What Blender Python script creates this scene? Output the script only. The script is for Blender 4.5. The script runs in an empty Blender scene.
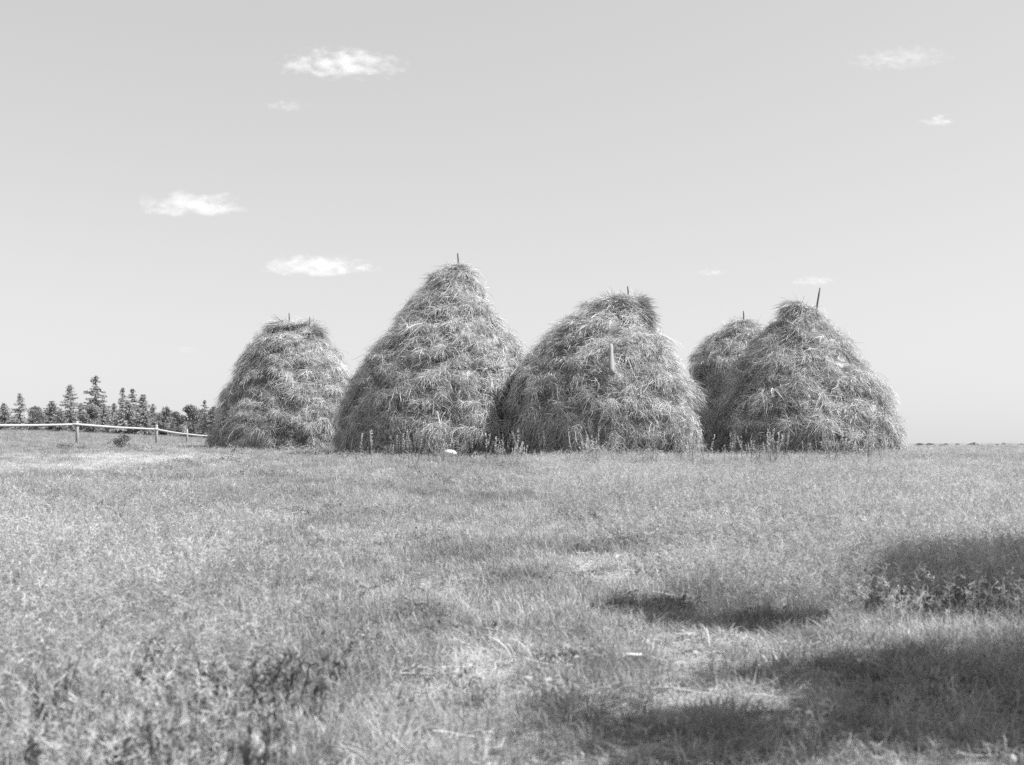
import bpy, math, random
import numpy as np
from mathutils import Vector

rng = np.random.default_rng(11)
random.seed(11)
R = math.radians
F = 1100.0            # focal length in picture widths of one pixel
HC = 1.4              # eye height
HZ = 443.0            # row of the true horizon
sc = bpy.context.scene
C = sc.collection

# ------------------------------------------------------------------ noise
def _h(i, j, k, seed):
    n = (i * 73856093) ^ (j * 19349663) ^ (k * 83492791) ^ (seed * 2654435761 & 0x7fffffff)
    n = (n ^ (n >> 13)) * 1274126177 & 0x7fffffffffff
    n = (n ^ (n >> 16)) * 668265263 & 0x7fffffffffff
    return ((n ^ (n >> 15)) & 0xffffff) / float(0xffffff)

def vn(p, seed=0):
    """value noise, 0..1; p is N x 3"""
    p = np.asarray(p, float)
    i = np.floor(p).astype(np.int64)
    f = p - i
    f = f * f * (3 - 2 * f)
    out = 0
    for dx in (0, 1):
        for dy in (0, 1):
            for dz in (0, 1):
                w = (f[:, 0] if dx else 1 - f[:, 0]) * (f[:, 1] if dy else 1 - f[:, 1]) * (f[:, 2] if dz else 1 - f[:, 2])
                out = out + w * _h(i[:, 0] + dx, i[:, 1] + dy, i[:, 2] + dz, seed)
    return out

def fbm(p, seed=0, octs=3):
    a, s, t = 1.0, 0.0, 0.0
    p = np.asarray(p, float)
    for o in range(octs):
        s = s + a * vn(p, seed + o * 17); t += a
        a *= .5; p = p * 2.03
    return s / t

def sst(a, b, x):
    t = np.clip((np.asarray(x, float) - a) / (b - a), 0, 1)
    return t * t * (3 - 2 * t)

# ------------------------------------------------------------------ terrain
def ground(x, y):
    x = np.asarray(x, float); y = np.asarray(y, float)
    z = .0285 * np.clip(y, -40, 41)
    left = sst(-52, -12, -x * -1.0)          # 0 far left, 1 right
    far = np.clip(y - 41, 0, 140)
    slope = .017 * (1 - left) - .004 * left
    z = z + far * slope
    right = sst(-2, 14, x)
    z = z - right * .030 * np.clip(y - 37, 0, 70)
    z = z * (1 - sst(170, 420, y))
    xy = np.stack([x * .35, y * .35, x * 0], -1).reshape(-1, 3)
    b = (fbm(xy, 5, 3) - .5).reshape(x.shape)
    return z + b * .16 * (1 - sst(60, 160, y)) * sst(1, 6, np.abs(y) + np.abs(x))

def gz(x, y):
    return float(ground(np.array([x]), np.array([y]))[0])

# ------------------------------------------------------------------ mesh helpers
def mesh_np(name, V, Q=None, T=None, tone=None, smooth=False):
    me = bpy.data.meshes.new(name)
    V = np.asarray(V, np.float32)
    me.vertices.add(len(V)); me.vertices.foreach_set('co', V.ravel())
    loops = []; sizes = []
    if Q is not None and len(Q): loops.append(np.asarray(Q).ravel()); sizes.append(np.full(len(Q), 4))
    if T is not None and len(T): loops.append(np.asarray(T).ravel()); sizes.append(np.full(len(T), 3))
    if loops:
        L = np.concatenate(loops).astype(np.int32); S = np.concatenate(sizes).astype(np.int32)
        me.loops.add(len(L)); me.loops.foreach_set('vertex_index', L)
        me.polygons.add(len(S))
        st = np.zeros(len(S), np.int32); st[1:] = np.cumsum(S)[:-1]
        me.polygons.foreach_set('loop_start', st)
        me.update(calc_edges=True)
        me.polygons.foreach_set('use_smooth', np.full(len(S), bool(smooth)))
    if tone is not None:
        a = me.attributes.new('tone', 'FLOAT', 'POINT')
        a.data.foreach_set('value', np.asarray(tone, np.float32))
    me.validate()
    return me

class MB:
    """collects pieces of one mesh"""
    def __init__(s): s.V = []; s.Q = []; s.T = []; s.t = []; s.n = 0
    def add(s, V, Q=None, T=None, tone=.3):
        V = np.asarray(V, float)
        if Q is not None and len(Q): s.Q.append(np.asarray(Q) + s.n)
        if T is not None and len(T): s.T.append(np.asarray(T) + s.n)
        s.V.append(V); s.n += len(V)
        s.t.append(np.broadcast_to(np.asarray(tone, float), (len(V),)))
    def mesh(s, name, smooth=False):
        return mesh_np(name, np.concatenate(s.V), np.concatenate(s.Q) if s.Q else None,
                       np.concatenate(s.T) if s.T else None, np.concatenate(s.t), smooth)

def link(name, me, mat, parent=None, loc=None):
    o = bpy.data.objects.new(name, me); C.objects.link(o)
    if mat: me.materials.append(mat)
    if parent: o.parent = parent
    if loc is not None: o.location = loc
    return o

def empty(name, loc):
    o = bpy.data.objects.new(name, None); C.objects.link(o); o.location = loc
    o.empty_display_size = .3
    return o

def tag(o, label=None, cat=None, group=None, kind=None):
    if label: o['label'] = label
    if cat: o['category'] = cat
    if group: o['group'] = group
    if kind: o['kind'] = kind
    return o

def nrm(v):
    return v / np.maximum(np.linalg.norm(v, axis=-1, keepdims=True), 1e-9)

def ribbons(mb, P, W, width, tone):
    """P: N x K x 3 centre lines, W: N x 3 width directions, width: N x K"""
    N, K, _ = P.shape
    a = P - W[:, None, :] * width[..., None] * .5
    b = P + W[:, None, :] * width[..., None] * .5
    V = np.stack([a, b], 2).reshape(-1, 3)
    base = (np.arange(N) * K * 2)[:, None] + (np.arange(K - 1) * 2)[None]
    base = base.ravel()
    Q = np.stack([base, base + 1, base + 3, base + 2], -1)
    mb.add(V, Q=Q, tone=np.repeat(np.asarray(tone), K * 2))

def tube(mb, pts, radii, sides=8, tone=.3, cap=True, wob=0.0, seed=0):
    pts = np.asarray(pts, float); K = len(pts)
    radii = np.asarray(radii, float)
    tg = nrm(np.gradient(pts, axis=0))
    up = np.array([0, 0, 1.0]) if abs(tg[0][2]) < .9 else np.array([1.0, 0, 0])
    V = []
    rr = np.random.default_rng(seed + 3)
    for i in range(K):
        u = nrm(np.cross(tg[i], up)); v = np.cross(tg[i], u)
        for s in range(sides):
            a = 2 * math.pi * s / sides
            r = radii[i] * (1 + wob * (rr.random() - .5))
            V.append(pts[i] + r * (math.cos(a) * u + math.sin(a) * v))
    Q = []
    for i in range(K - 1):
        for s in range(sides):
            s2 = (s + 1) % sides
            Q.append((i * sides + s, i * sides + s2, (i + 1) * sides + s2, (i + 1) * sides + s))
    T = []
    if cap:
        V.append(pts[0]); V.append(pts[-1]); c0 = K * sides; c1 = c0 + 1
        for s in range(sides):
            s2 = (s + 1) % sides
            T.append((c0, s2, s)); T.append((c1, (K - 1) * sides + s, (K - 1) * sides + s2))
    mb.add(V, Q, T, tone)

# ------------------------------------------------------------------ materials (black and white film: every colour is a grey)
def mat_base(name):
    m = bpy.data.materials.new(name); m.use_nodes = True
    nt = m.node_tree; nt.nodes.clear()
    out = nt.nodes.new('ShaderNodeOutputMaterial')
    return m, nt, out

def N(nt, t, **kw):
    n = nt.nodes.new(t)
    for k, v in kw.items(): setattr(n, k, v)
    return n

def math_node(nt, op, a, b=None, clamp=False):
    n = N(nt, 'ShaderNodeMath', operation=op, use_clamp=clamp)
    for i, v in enumerate((a, b)):
        if v is None: continue
        if isinstance(v, (int, float)): n.inputs[i].default_value = v
        else: nt.links.new(v, n.inputs[i])
    return n.outputs[0]

def noise(nt, vec, scale, detail=4, rough=.55):
    n = N(nt, 'ShaderNodeTexNoise')
    n.inputs['Scale'].default_value = scale; n.inputs['Detail'].default_value = detail
    n.inputs['Roughness'].default_value = rough
    nt.links.new(vec, n.inputs['Vector'])
    return n.outputs['Fac']

def maprange(nt, v, a, b, c, d):
    n = N(nt, 'ShaderNodeMapRange')
    nt.links.new(v, n.inputs['Value'])
    for k, x in zip(('From Min', 'From Max', 'To Min', 'To Max'), (a, b, c, d)): n.inputs[k].default_value = x
    return n.outputs[0]

def blade_material(name, gain=1.0, spread=.5, patch=.35, patch_scale=.5, transl=.3, rough=.6, spec=.25, obj_rand=True):
    """tone attribute x per-plant difference x broad patches of greener and drier growth"""
    m, nt, out = mat_base(name)
    at = N(nt, 'ShaderNodeAttribute', attribute_name='tone')
    geo = N(nt, 'ShaderNodeNewGeometry')
    v = math_node(nt, 'MULTIPLY', at.outputs['Fac'], gain * .82)
    if obj_rand:
        oi = N(nt, 'ShaderNodeObjectInfo')
        v = math_node(nt, 'MULTIPLY', v, maprange(nt, oi.outputs['Random'], 0, 1, 1 - spread, 1 + spread))
    if patch:
        v = math_node(nt, 'MULTIPLY', v, maprange(nt, noise(nt, geo.outputs['Position'], patch_scale, 3), .3, .7, 1 - patch, 1 + patch))
    col = N(nt, 'ShaderNodeCombineColor')
    for i in range(3): nt.links.new(v, col.inputs[i])
    p = N(nt, 'ShaderNodeBsdfPrincipled')
    nt.links.new(col.outputs[0], p.inputs['Base Color'])
    p.inputs['Roughness'].default_value = rough
    p.inputs['Specular IOR Level'].default_value = spec
    if transl:
        t = N(nt, 'ShaderNodeBsdfTranslucent'); nt.links.new(col.outputs[0], t.inputs['Color'])
        mx = N(nt, 'ShaderNodeMixShader'); mx.inputs[0].default_value = transl
        nt.links.new(p.outputs[0], mx.inputs[1]); nt.links.new(t.outputs[0], mx.inputs[2])
        nt.links.new(mx.outputs[0], out.inputs[0])
    else:
        nt.links.new(p.outputs[0], out.inputs[0])
    return m

def wood_material(name, base, grain=(30, 30, 3), contrast=.45):
    m, nt, out = mat_base(name)
    tc = N(nt, 'ShaderNodeTexCoord'); mp = N(nt, 'ShaderNodeMapping'); mp.inputs['Scale'].default_value = grain
    nt.links.new(tc.outputs['Object'], mp.inputs['Vector'])
    f = noise(nt, mp.outputs[0], 1.0, 6, .65)
    v = maprange(nt, f, .25, .75, base * (1 - contrast), base * (1 + contrast))
    col = N(nt, 'ShaderNodeCombineColor')
    for i in range(3): nt.links.new(v, col.inputs[i])
    p = N(nt, 'ShaderNodeBsdfPrincipled'); nt.links.new(col.outputs[0], p.inputs['Base Color'])
    p.inputs['Roughness'].default_value = .8
    b = N(nt, 'ShaderNodeBump'); b.inputs['Strength'].default_value = .4; b.inputs['Distance'].default_value = .01
    nt.links.new(f, b.inputs['Height']); nt.links.new(b.outputs[0], p.inputs['Normal'])
    nt.links.new(p.outputs[0], out.inputs[0])
    return m

M_straw = blade_material('hay_straw', 1.0, 0, .26, 1.3, .06, .5, .35, obj_rand=False)
M_grass = blade_material('grass_blade', 1.0, .42, .36, .8, .35)
M_seed = blade_material('seed_grass', 1.0, .35, .15, .3, .4)
M_weed = blade_material('weed_leaf', 1.0, .4, .2, .6, .3)
M_litter = blade_material('dry_litter', 1.0, .3, .1, .6, .15)
M_leaf = blade_material('tree_leaf', 1.1, .25, .2, .4, .3)
M_needle = blade_material('spruce_needle', 1.1, .2, .2, .4, .15)
M_bark = wood_material('bark', .13, (9, 9, 2))
M_pole = wood_material('dark_pole', .10)
M_rail = wood_material('weathered_rail', .36, (3, 30, 30), .3)
M_post = wood_material('weathered_post', .26)
M_pale = wood_material('pale_wood', .25, (30, 30, 3), .4)

def ground_material():
    m, nt, out = mat_base('dry_meadow_soil')
    geo = N(nt, 'ShaderNodeNewGeometry'); pos = geo.outputs['Position']
    a = noise(nt, pos, .5, 5, .6); b = noise(nt, pos, 6, 6, .7); c = noise(nt, pos, 45, 4, .7)
    v = math_node(nt, 'ADD', maprange(nt, a, .3, .7, .18, .31), maprange(nt, b, .3, .7, -.07, .11))
    v = math_node(nt, 'ADD', v, maprange(nt, c, .3, .7, -.07, .09))
    at = N(nt, 'ShaderNodeAttribute', attribute_name='tone')      # bare pale sandy ground; far off, painted shade of missing grass
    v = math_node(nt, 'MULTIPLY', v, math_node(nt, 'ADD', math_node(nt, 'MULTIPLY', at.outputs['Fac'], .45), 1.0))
    v = math_node(nt, 'MINIMUM', v, .34)
    col = N(nt, 'ShaderNodeCombineColor')
    for i in range(3): nt.links.new(v, col.inputs[i])
    p = N(nt, 'ShaderNodeBsdfPrincipled'); nt.links.new(col.outputs[0], p.inputs['Base Color'])
    p.inputs['Roughness'].default_value = .95; p.inputs['Specular IOR Level'].default_value = .1
    bp = N(nt, 'ShaderNodeBump'); bp.inputs['Strength'].default_value = .7; bp.inputs['Distance'].default_value = .03
    nt.links.new(math_node(nt, 'ADD', b, math_node(nt, 'MULTIPLY', c, .5)), bp.inputs['Height'])
    nt.links.new(bp.outputs[0], p.inputs['Normal'])
    nt.links.new(p.outputs[0], out.inputs[0])
    return m

# ------------------------------------------------------------------ where the growth is thin
def bare(x, y):
    x = np.asarray(x, float); y = np.asarray(y, float)
    p = np.stack([x * .55, y * .30, x * 0], -1)
    n = fbm(p, 31, 3)
    # trodden pale strip on the left in front of the fence
    ex = ((x + 13.0) / 6.5) ** 2 + ((y - 31.0) / 6.5) ** 2
    strip = np.clip(1.25 - ex, 0, 1) * sst(.30, .6, n + .12)
    strip = np.maximum(strip, sst(.46, .62, fbm(p * 1.6, 77, 3)) * sst(-5, -9, x) * sst(21, 25, y) * (1 - sst(44, 50, y)) * .9)
    # worn middle of the field close by
    mid = sst(.41, .58, n) * np.exp(-((x - .2 + .02 * y) / 1.9) ** 2) * (1 - sst(10, 17, y)) * .7
    # faint worn way from the left into the middle of the field
    cx = np.interp(y, [4, 6.2, 9.1, 14.2, 20, 26], [-.2, -.24, -.76, -2.35, -4.7, -7.4])
    way = np.exp(-((x - cx) / (.45 + .05 * y)) ** 2) * sst(.34, .56, fbm(p * 2.2, 91, 3)) * .5 * (1 - sst(26, 31, y)) * sst(3, 5, y)
    return np.clip(np.maximum(np.maximum(strip, mid), way), 0, 1)

# ground sheet
def axis(lim_lo, lim_hi, step, grow, dense):
    a = [0.0]
    s = step
    while a[-1] < lim_hi:
        if a[-1] > dense: s *= grow
        a.append(a[-1] + s)
    b = [0.0]; s = step
    while b[-1] > lim_lo:
        if b[-1] < -dense * .3: s *= grow
        b.append(b[-1] - s)
    return np.array(sorted(set(a + b)))
xs = axis(-4000, 4000, .3, 1.09, 26)
ys = axis(-300, 6000, .3, 1.07, 52)
GX, GY = np.meshgrid(xs, ys)
GZ = ground(GX, GY)
nx, ny = len(xs), len(ys)
idx = (np.arange(ny - 1)[:, None] * nx + np.arange(nx - 1)[None]).ravel()
Q = np.stack([idx, idx + 1, idx + nx + 1, idx + nx], -1)
gm = mesh_np('ground', np.stack([GX, GY, GZ], -1).reshape(-1, 3), Q, None, bare(GX.ravel(), GY.ravel()) - .6 * sst(115, 160, np.hypot(GX, GY).ravel()), True)  # far ground toned down to stand in for shade between grass blades
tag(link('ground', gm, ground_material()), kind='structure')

# ------------------------------------------------------------------ haystacks
STACKS = []
def dist(yb): return 1540.0 / (yb - (HZ - .0285 * F))

def haystack(yb, rows, label, seed, ryf=.95, n_tuft=2600, ledge=.12, droop=1.0, dd=None, poles=(), tone=.54, spread=.6):
    d = dd or dist(yb)
    k = d / F
    rr = np.random.default_rng(seed)
    rows = sorted(rows, key=lambda r: -r[0])
    xc = (rows[0][1] + rows[0][2]) / 2
    X0 = (xc - 512) * k
    z0 = gz(X0, d)
    yb = HZ + (HC - z0) / k
    z = np.array([(yb - r[0]) * k for r in rows]); c = np.array([((r[1] + r[2]) / 2 - xc) * k for r in rows])
    rad = np.array([(r[2] - r[1]) / 2 * k for r in rows]) - .07
    z = np.concatenate([[-.25], z, [z[-1] + rad[-1] * .12, z[-1] + rad[-1] * .16]])
    c = np.concatenate([[c[0]], c, [c[-1], c[-1]]]); rad = np.concatenate([[rad[0] * .97], rad, [rad[-1] * .62, .02]])
    # arc-length parameter, resampled and softened
    s = np.concatenate([[0], np.cumsum(np.hypot(np.diff(z), np.diff(rad)))])
    SL = s[-1]
    tt = np.linspace(0, SL, 160)
    def soft(a):
        b = np.interp(tt, s, a); e = np.pad(b, 4, mode='edge')
        return np.convolve(e, np.ones(9) / 9, 'valid')
    zt, ct, rt = soft(z), soft(c), np.interp(tt, s, rad)
    rt[:-6] = soft(rad)[:-6]
    def base(th, t):
        zz = np.interp(t, tt, zt); cc = np.interp(t, tt, ct); r = np.interp(t, tt, rt)
        return np.stack([cc + r * np.cos(th), ryf * r * np.sin(th), zz], -1), r
    def surf(th, t, body=False):
        P, r = base(th, t); e = .03
        P2, _ = base(th, np.minimum(t + e, SL)); P1, _ = base(th, np.maximum(t - e, 0))
        tu = nrm(P2 - P1)
        ts = np.stack([-np.sin(th), np.cos(th) * ryf, 0 * th], -1); ts = nrm(ts)
        n = nrm(np.cross(ts, tu))
        q = P * np.array([1, 1, 1.0]) + seed * 3.7
        lump = (fbm(q * .55, seed, 2) - .5) * .30 + (fbm(q * np.array([1.3, 1.3, 2.2]), seed + 5, 3) - .5) * .44 + (0 if body else 1) * (fbm(q * np.array([2.6, 2.6, 4.2]), seed + 31, 2) - .5) * .46
        ph = P[:, 2] / .52 + 4.2 * fbm(q * np.array([.75, .75, .5]), seed + 9, 3)
        fr = ph - np.floor(ph)
        msk = sst(.40, .60, fbm(q * np.array([.8, .8, 1.2]), seed + 21, 2))
        led = .8 * ledge * (.55 - fr) * (.25 + msk)
        fade = np.clip(r / .5, .15, 1)
        D = (lump + (0 if body else 1) * led) * fade - (.20 if body else 0) * np.clip(r / .6, .25, 1)
        return P + n * D[:, None], n, -tu, ts, q
    root = empty('haystack', (X0, d, z0))
    mb = MB()
    # body, toned darker than the straws to paint shade into the hollows
    nt_, nz_ = 150, 110
    TH, T = np.meshgrid(np.linspace(0, 2 * math.pi, nt_, endpoint=False), np.linspace(0, SL, nz_))
    P, n, *_ = surf(TH.ravel(), T.ravel(), True)
    i0 = (np.arange(nz_ - 1)[:, None] * nt_ + np.arange(nt_)[None]).ravel()
    i1 = (np.arange(nz_ - 1)[:, None] * nt_ + (np.arange(nt_)[None] + 1) % nt_).ravel()
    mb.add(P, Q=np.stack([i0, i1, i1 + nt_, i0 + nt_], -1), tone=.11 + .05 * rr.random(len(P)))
    # locks of hay: every lock is a bundle of straws lying down the slope
    cdf = np.cumsum(rt + .25); cdf /= cdf[-1]
    area = np.trapezoid(rt, tt) * 2 * math.pi if hasattr(np, 'trapezoid') else np.trapz(rt, tt) * 2 * math.pi
    S = np.array([0, .33, .67, 1.0])
    rep = np.repeat
    def straw_layer(count, per, spread_, jit, len_, lift_, g_, along, depth, tones, focus, hole, curl):
        t0 = np.interp(rr.random(count * 2), cdf, tt); th0 = rr.random(count * 2) * 2 * math.pi
        if focus:
            B_, _ = base(th0, t0)
            keep = fbm(B_ * np.array([1.5, 1.5, 2.4]) + seed * 1.3, seed + 77, 2)
            o_ = np.argsort(-keep + rr.normal(0, .10, len(keep)))[:count]; t0, th0 = t0[o_], th0[o_]
        else: t0, th0 = t0[:count], th0[:count]
        phi0 = rr.normal(0, spread_, count); lift0 = rr.uniform(*lift_, count); len0 = rr.uniform(*len_, count)
        ton0 = tone * (1 + rr.normal(0, .15, count)) * tones; ton0[rr.random(count) < .20] *= .45; ton0[rr.random(count) < .16] *= 1.35
        nS = count * per
        t = np.clip(rep(t0, per) + rr.normal(0, along[1], nS), 0, SL - .01)
        rloc = np.maximum(np.interp(t, tt, rt), .15)
        th = rep(th0, per) + rr.normal(0, along[0], nS) / rloc
        P, n, dn, sd, q = surf(th, t)
        ok = fbm(q * np.array([3.4, 3.4, 5.0]), seed + 61, 2) > hole
        ok |= rr.random(nS) < .10
        t, th, P, n, dn, sd = t[ok], th[ok], P[ok], n[ok], dn[ok], sd[ok]
        phi0, lift0, len0, ton0 = [rep(a_, per)[ok] for a_ in (phi0, lift0, len0, ton0)]
        nS = len(t); per = 1
        depth = depth * rr.uniform(.3, 1.7, nS)[:, None]
        low = 1 - sst(.2, 1.6, P[:, 2])            # near the foot the straws hang straighter
        phi = (rep(phi0, per) + rr.normal(0, jit, nS)) * (1 - .45 * low)
        L = rep(len0, per) * rr.uniform(.5, 1.25, nS)
        lift = rep(lift0, per) * rr.uniform(.5, 1.4, nS)
        g = rr.uniform(*g_, nS) * droop
        dirT = dn * np.cos(phi)[:, None] + sd * np.sin(phi)[:, None]
        ctr = (P - n * depth)[:, None, :] + L[:, None, None] * (dirT[:, None, :] * S[None, :, None] + dn[:, None, :] * (g[:, None] * S[None] ** 2)[..., None]
              + n[:, None, :] * (lift[:, None] * S[None] - (lift * curl)[:, None] * S[None] ** 2)[..., None])
        ctr += rr.normal(0, .012, ctr.shape) * np.array([0, 1, 1, 1])[None, :, None]
        W = nrm(np.cross(dirT, n)); tw = rr.normal(0, .8, nS)
        W = W * np.cos(tw)[:, None] + n * np.sin(tw)[:, None]
        wd = rr.uniform(.0045, .0098, nS)[:, None] * np.array([.8, 1.0, .85, .3])[None]
        ribbons(mb, ctr, W, wd, np.clip(rep(ton0, per) * (1 + rr.normal(0, .27, nS)), .06, .84))
    nT = int(n_tuft * area / 70)
    # hay lying close to the stack
    straw_layer(int(nT * 1.7), 17, spread * 2, .9, (.10, .34), (.02, .34), (.05, .4), (.10, .08), .12, .98, False, .465, .6)
    # locks that stand out and hang over the hollows below them
    straw_layer(int(nT * .8), 22, 1.2, .85, (.12, .42), (.20, .95), (.0, .35), (.15, .055), .07, 1.14, True, .45, .40)
    straw_layer(int(nT * .16), 12, .9, .5, (.3, .66), (.15, .6), (.05, .3), (.08, .05), .05, 1.15, True, .42, .6)
    # loose straws standing off the outline
    nL = int(nT * 1.3)
    t = np.interp(rr.random(nL), cdf, tt); th = rr.random(nL) * 2 * math.pi
    P, n, dn, sd, _ = surf(th, t)
    a = rr.random(nL) * 6.28
    dr = nrm(n * rr.uniform(.25, 1.0, nL)[:, None] + dn * np.cos(a)[:, None] * .8 + sd * np.sin(a)[:, None] * .8)
    L = rr.uniform(.10, .30, nL)
    ctr = P[:, None] + L[:, None, None] * (dr[:, None] * S[None, :, None] + np.array([0, 0, -1.0]) * (.35 * S ** 2)[None, :, None])
    W = nrm(np.cross(dr, rr.normal(0, 1, (nL, 3))))
    ribbons(mb, ctr, W, rr.uniform(.005, .010, nL)[:, None] * np.array([1, 1, .8, .3])[None], tone * rr.uniform(.8, 1.4, nL))
    # spilled hay round the foot
    nF = 5200; a = rr.random(nF) * 2 * math.pi
    r = rad[1] * (.96 + .16 * rr.random(nF) ** 1.6) + .04
    fx, fy = c[1] + r * np.cos(a), ryf * r * np.sin(a)
    fz = ground(X0 + fx, d + fy) - z0 + rr.uniform(.01, .30, nF) * np.clip(1.15 - (r / rad[1] - .96) * 6, .15, 1)
    b_ = rr.random(nF) * 6.28; dr = nrm(np.stack([np.cos(b_), np.sin(b_), rr.normal(0, .35, nF)], -1)); L = rr.uniform(.15, .45, nF)
    ctr = np.stack([fx, fy, fz], -1)[:, None] + L[:, None, None] * (dr[:, None] * (S - .5)[None, :, None] - np.array([0, 0, 1.0]) * (.3 * (S - .5) ** 2)[None, :, None])
    ribbons(mb, ctr, nrm(np.cross(dr, rr.normal(0, 1, (nF, 3)))), rr.uniform(.006, .012, nF)[:, None] * np.array([1, 1, .8, .3])[None], tone * rr.uniform(.6, 1.3, nF))
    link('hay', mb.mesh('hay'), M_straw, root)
    for (px, ytop, ybot, lean) in poles:
        pb = MB()
        x1 = (px - xc) * k; zt_, zb_ = (yb - ytop) * k, (yb - ybot) * k - .9
        pts = [(x1 - lean * (1 - f), 0, zb_ + (zt_ - zb_) * f) for f in np.linspace(0, 1, 7)]
        pts = np.array(pts) + np.random.default_rng(seed).normal(0, .006, (7, 3))
        tube(pb, pts, np.linspace(.040, .024, 7), 8, .15, True, .25, seed)
        link('pole', pb.mesh('pole', True), M_pole, root)
    tag(root, label, 'haystack', 'haystacks standing on the meadow')
    STACKS.append((X0, d, rad.max() * .92, z0, k, yb, xc, surf, SL))
    return root

s1 = haystack(448.5, [(326, 281, 308), (331, 270, 320), (340, 259, 330), (360, 246, 343), (380, 234, 354), (405, 221, 362), (428, 213, 367), (443, 212, 366), (448, 214, 364)],
    'smallest flat-topped haystack at the left end near the fence, two thin poles at its top', 3, .95, 2600, .32,
    poles=((289, 313, 322, -.08), (309.5, 317, 327, 0)))
s2 = haystack(455.5, [(266, 447, 466), (272, 438, 476), (290, 421, 485), (315, 401, 498), (337, 381, 512), (350, 369, 521), (370, 356, 531), (395, 346, 539), (415, 339, 543), (435, 335, 545), (448, 336, 543), (455, 339, 540)],
    'tallest pointed haystack with one pole at its peak, second from the left', 7, .93, 2600, .16, poles=((458, 253, 264, -.03),))
s3 = haystack(457.5, [(300, 598, 630), (308, 588, 640), (326, 561, 651), (346, 536, 667), (366, 518, 677), (389, 509, 687), (410, 503, 694), (432, 501, 698), (450, 502, 697), (457, 504, 695)],
    'broad rounded haystack in the middle with a dark loose tuft of hay on its top', 15, .95, 2600, .22, poles=((627.5, 286, 298, -.10),))
s5 = haystack(456, [(307, 788, 815), (314, 779, 823), (323, 772, 830), (342, 757, 846), (362, 740, 861), (389, 724, 880), (412, 714, 890), (430, 709, 895), (447, 708, 897), (455, 711, 895)],
    'large haystack at the right end with a pole leaning from its ragged top', 29, .95, 2600, .2, poles=((820, 288, 305, .22),))
s4 = haystack(449, [(321, 735, 752), (325, 727, 759), (339, 708, 774), (352, 696, 786), (364, 688, 796), (376, 690, 798), (400, 696, 793), (425, 692, 797), (448, 694, 796)],
    'haystack with bulging top partly hidden behind the right end haystack', 41, .95, 2600, .36, dd=44.5, poles=((743.5, 311, 321, 0),))

# ---- tufts: loose hay on the tops of two stacks, shoulder of hay on the right flank of the middle stack
def hay_wisp(parent, st, px, py, yoff, size, n, dirv, seed, tone, name='hay_tuft', core=None):
    X0, d, rad, z0, k, yb, xc, surf, SL = st
    rr = np.random.default_rng(seed)
    c = np.array([(px - xc) * k, yoff, (yb - py) * k])
    mb = MB()
    # rough lump
    nu, nv = 26, 14
    U, V = np.meshgrid(np.linspace(0, 2 * math.pi, nu, endpoint=False), np.linspace(.02, math.pi - .02, nv))
    D = np.stack([np.cos(U) * np.sin(V), np.sin(U) * np.sin(V), np.cos(V)], -1).reshape(-1, 3)
    rad_ = np.array(size) * (.55 + .35 * fbm(D * 2 + seed, seed, 2))[:, None]
    i0 = (np.arange(nv - 1)[:, None] * nu + np.arange(nu)[None]).ravel(); i1 = (np.arange(nv - 1)[:, None] * nu + (np.arange(nu)[None] + 1) % nu).ravel()
    mb.add(c + D * rad_, Q=np.stack([i0, i0 + nu, i1 + nu, i1], -1), tone=tone * .7)
    D = nrm(rr.normal(0, 1, (n, 3)))
    P = c + D * np.array(size) * rr.uniform(.35, .85, n)[:, None]
    dr = nrm(np.array(dirv) + D * .35 + rr.normal(0, .40, (n, 3)))
    L = rr.uniform(.15, .62, n)
    S = np.array([0, .33, .67, 1.0])
    ctr = P[:, None] + L[:, None, None] * (dr[:, None] * S[None, :, None] + np.array([0, 0, -1.0]) * (.3 * S ** 2)[None, :, None])
    W = nrm(np.cross(dr, rr.normal(0, 1, (n, 3))))
    ribbons(mb, ctr, W, rr.uniform(.007, .015, n)[:, None] * np.array([1, 1, .8, .3])[None], tone * rr.uniform(.7, 1.3, n))
    return link(name, mb.mesh(name), M_straw, parent)
ST = {'s1': STACKS[0], 's2': STACKS[1], 's3': STACKS[2], 's5': STACKS[3], 's4': STACKS[4]}
hay_wisp(s3, ST['s3'], 642, 317, .1, (.22, .34, .26), 1100, (.9, 0, -.2), 58, .42)
o = hay_wisp(s3, ST['s3'], 636, 306, .1, (.26, .34, .24), 1300, (1.0, 0, .45), 51, .42); o['label'] = 'dark loose tuft of hay blown to the right at the top'
hay_wisp(s3, ST['s3'], 610, 304, -.1, (.46, .5, .18), 1500, (-.6, -.3, -.1), 52, .66)
hay_wisp(s3, ST['s3'], 694, 400, 1.5, (.55, 1.0, 1.0), 2600, (.55, 0, -.8), 53, .47)
hay_wisp(s5, ST['s5'], 797, 309, -.1, (.46, .45, .24), 1100, (-.75, -.2, -.1), 54, .42)
hay_wisp(s1, ST['s1'], 283, 328, -.3, (.42, .5, .30), 1200, (-.6, -.5, -.2), 55, .45)
hay_wisp(s1, ST['s1'], 314, 334, -.2, (.40, .4, .32), 1100, (.7, -.3, -.1), 56, .45)

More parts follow.
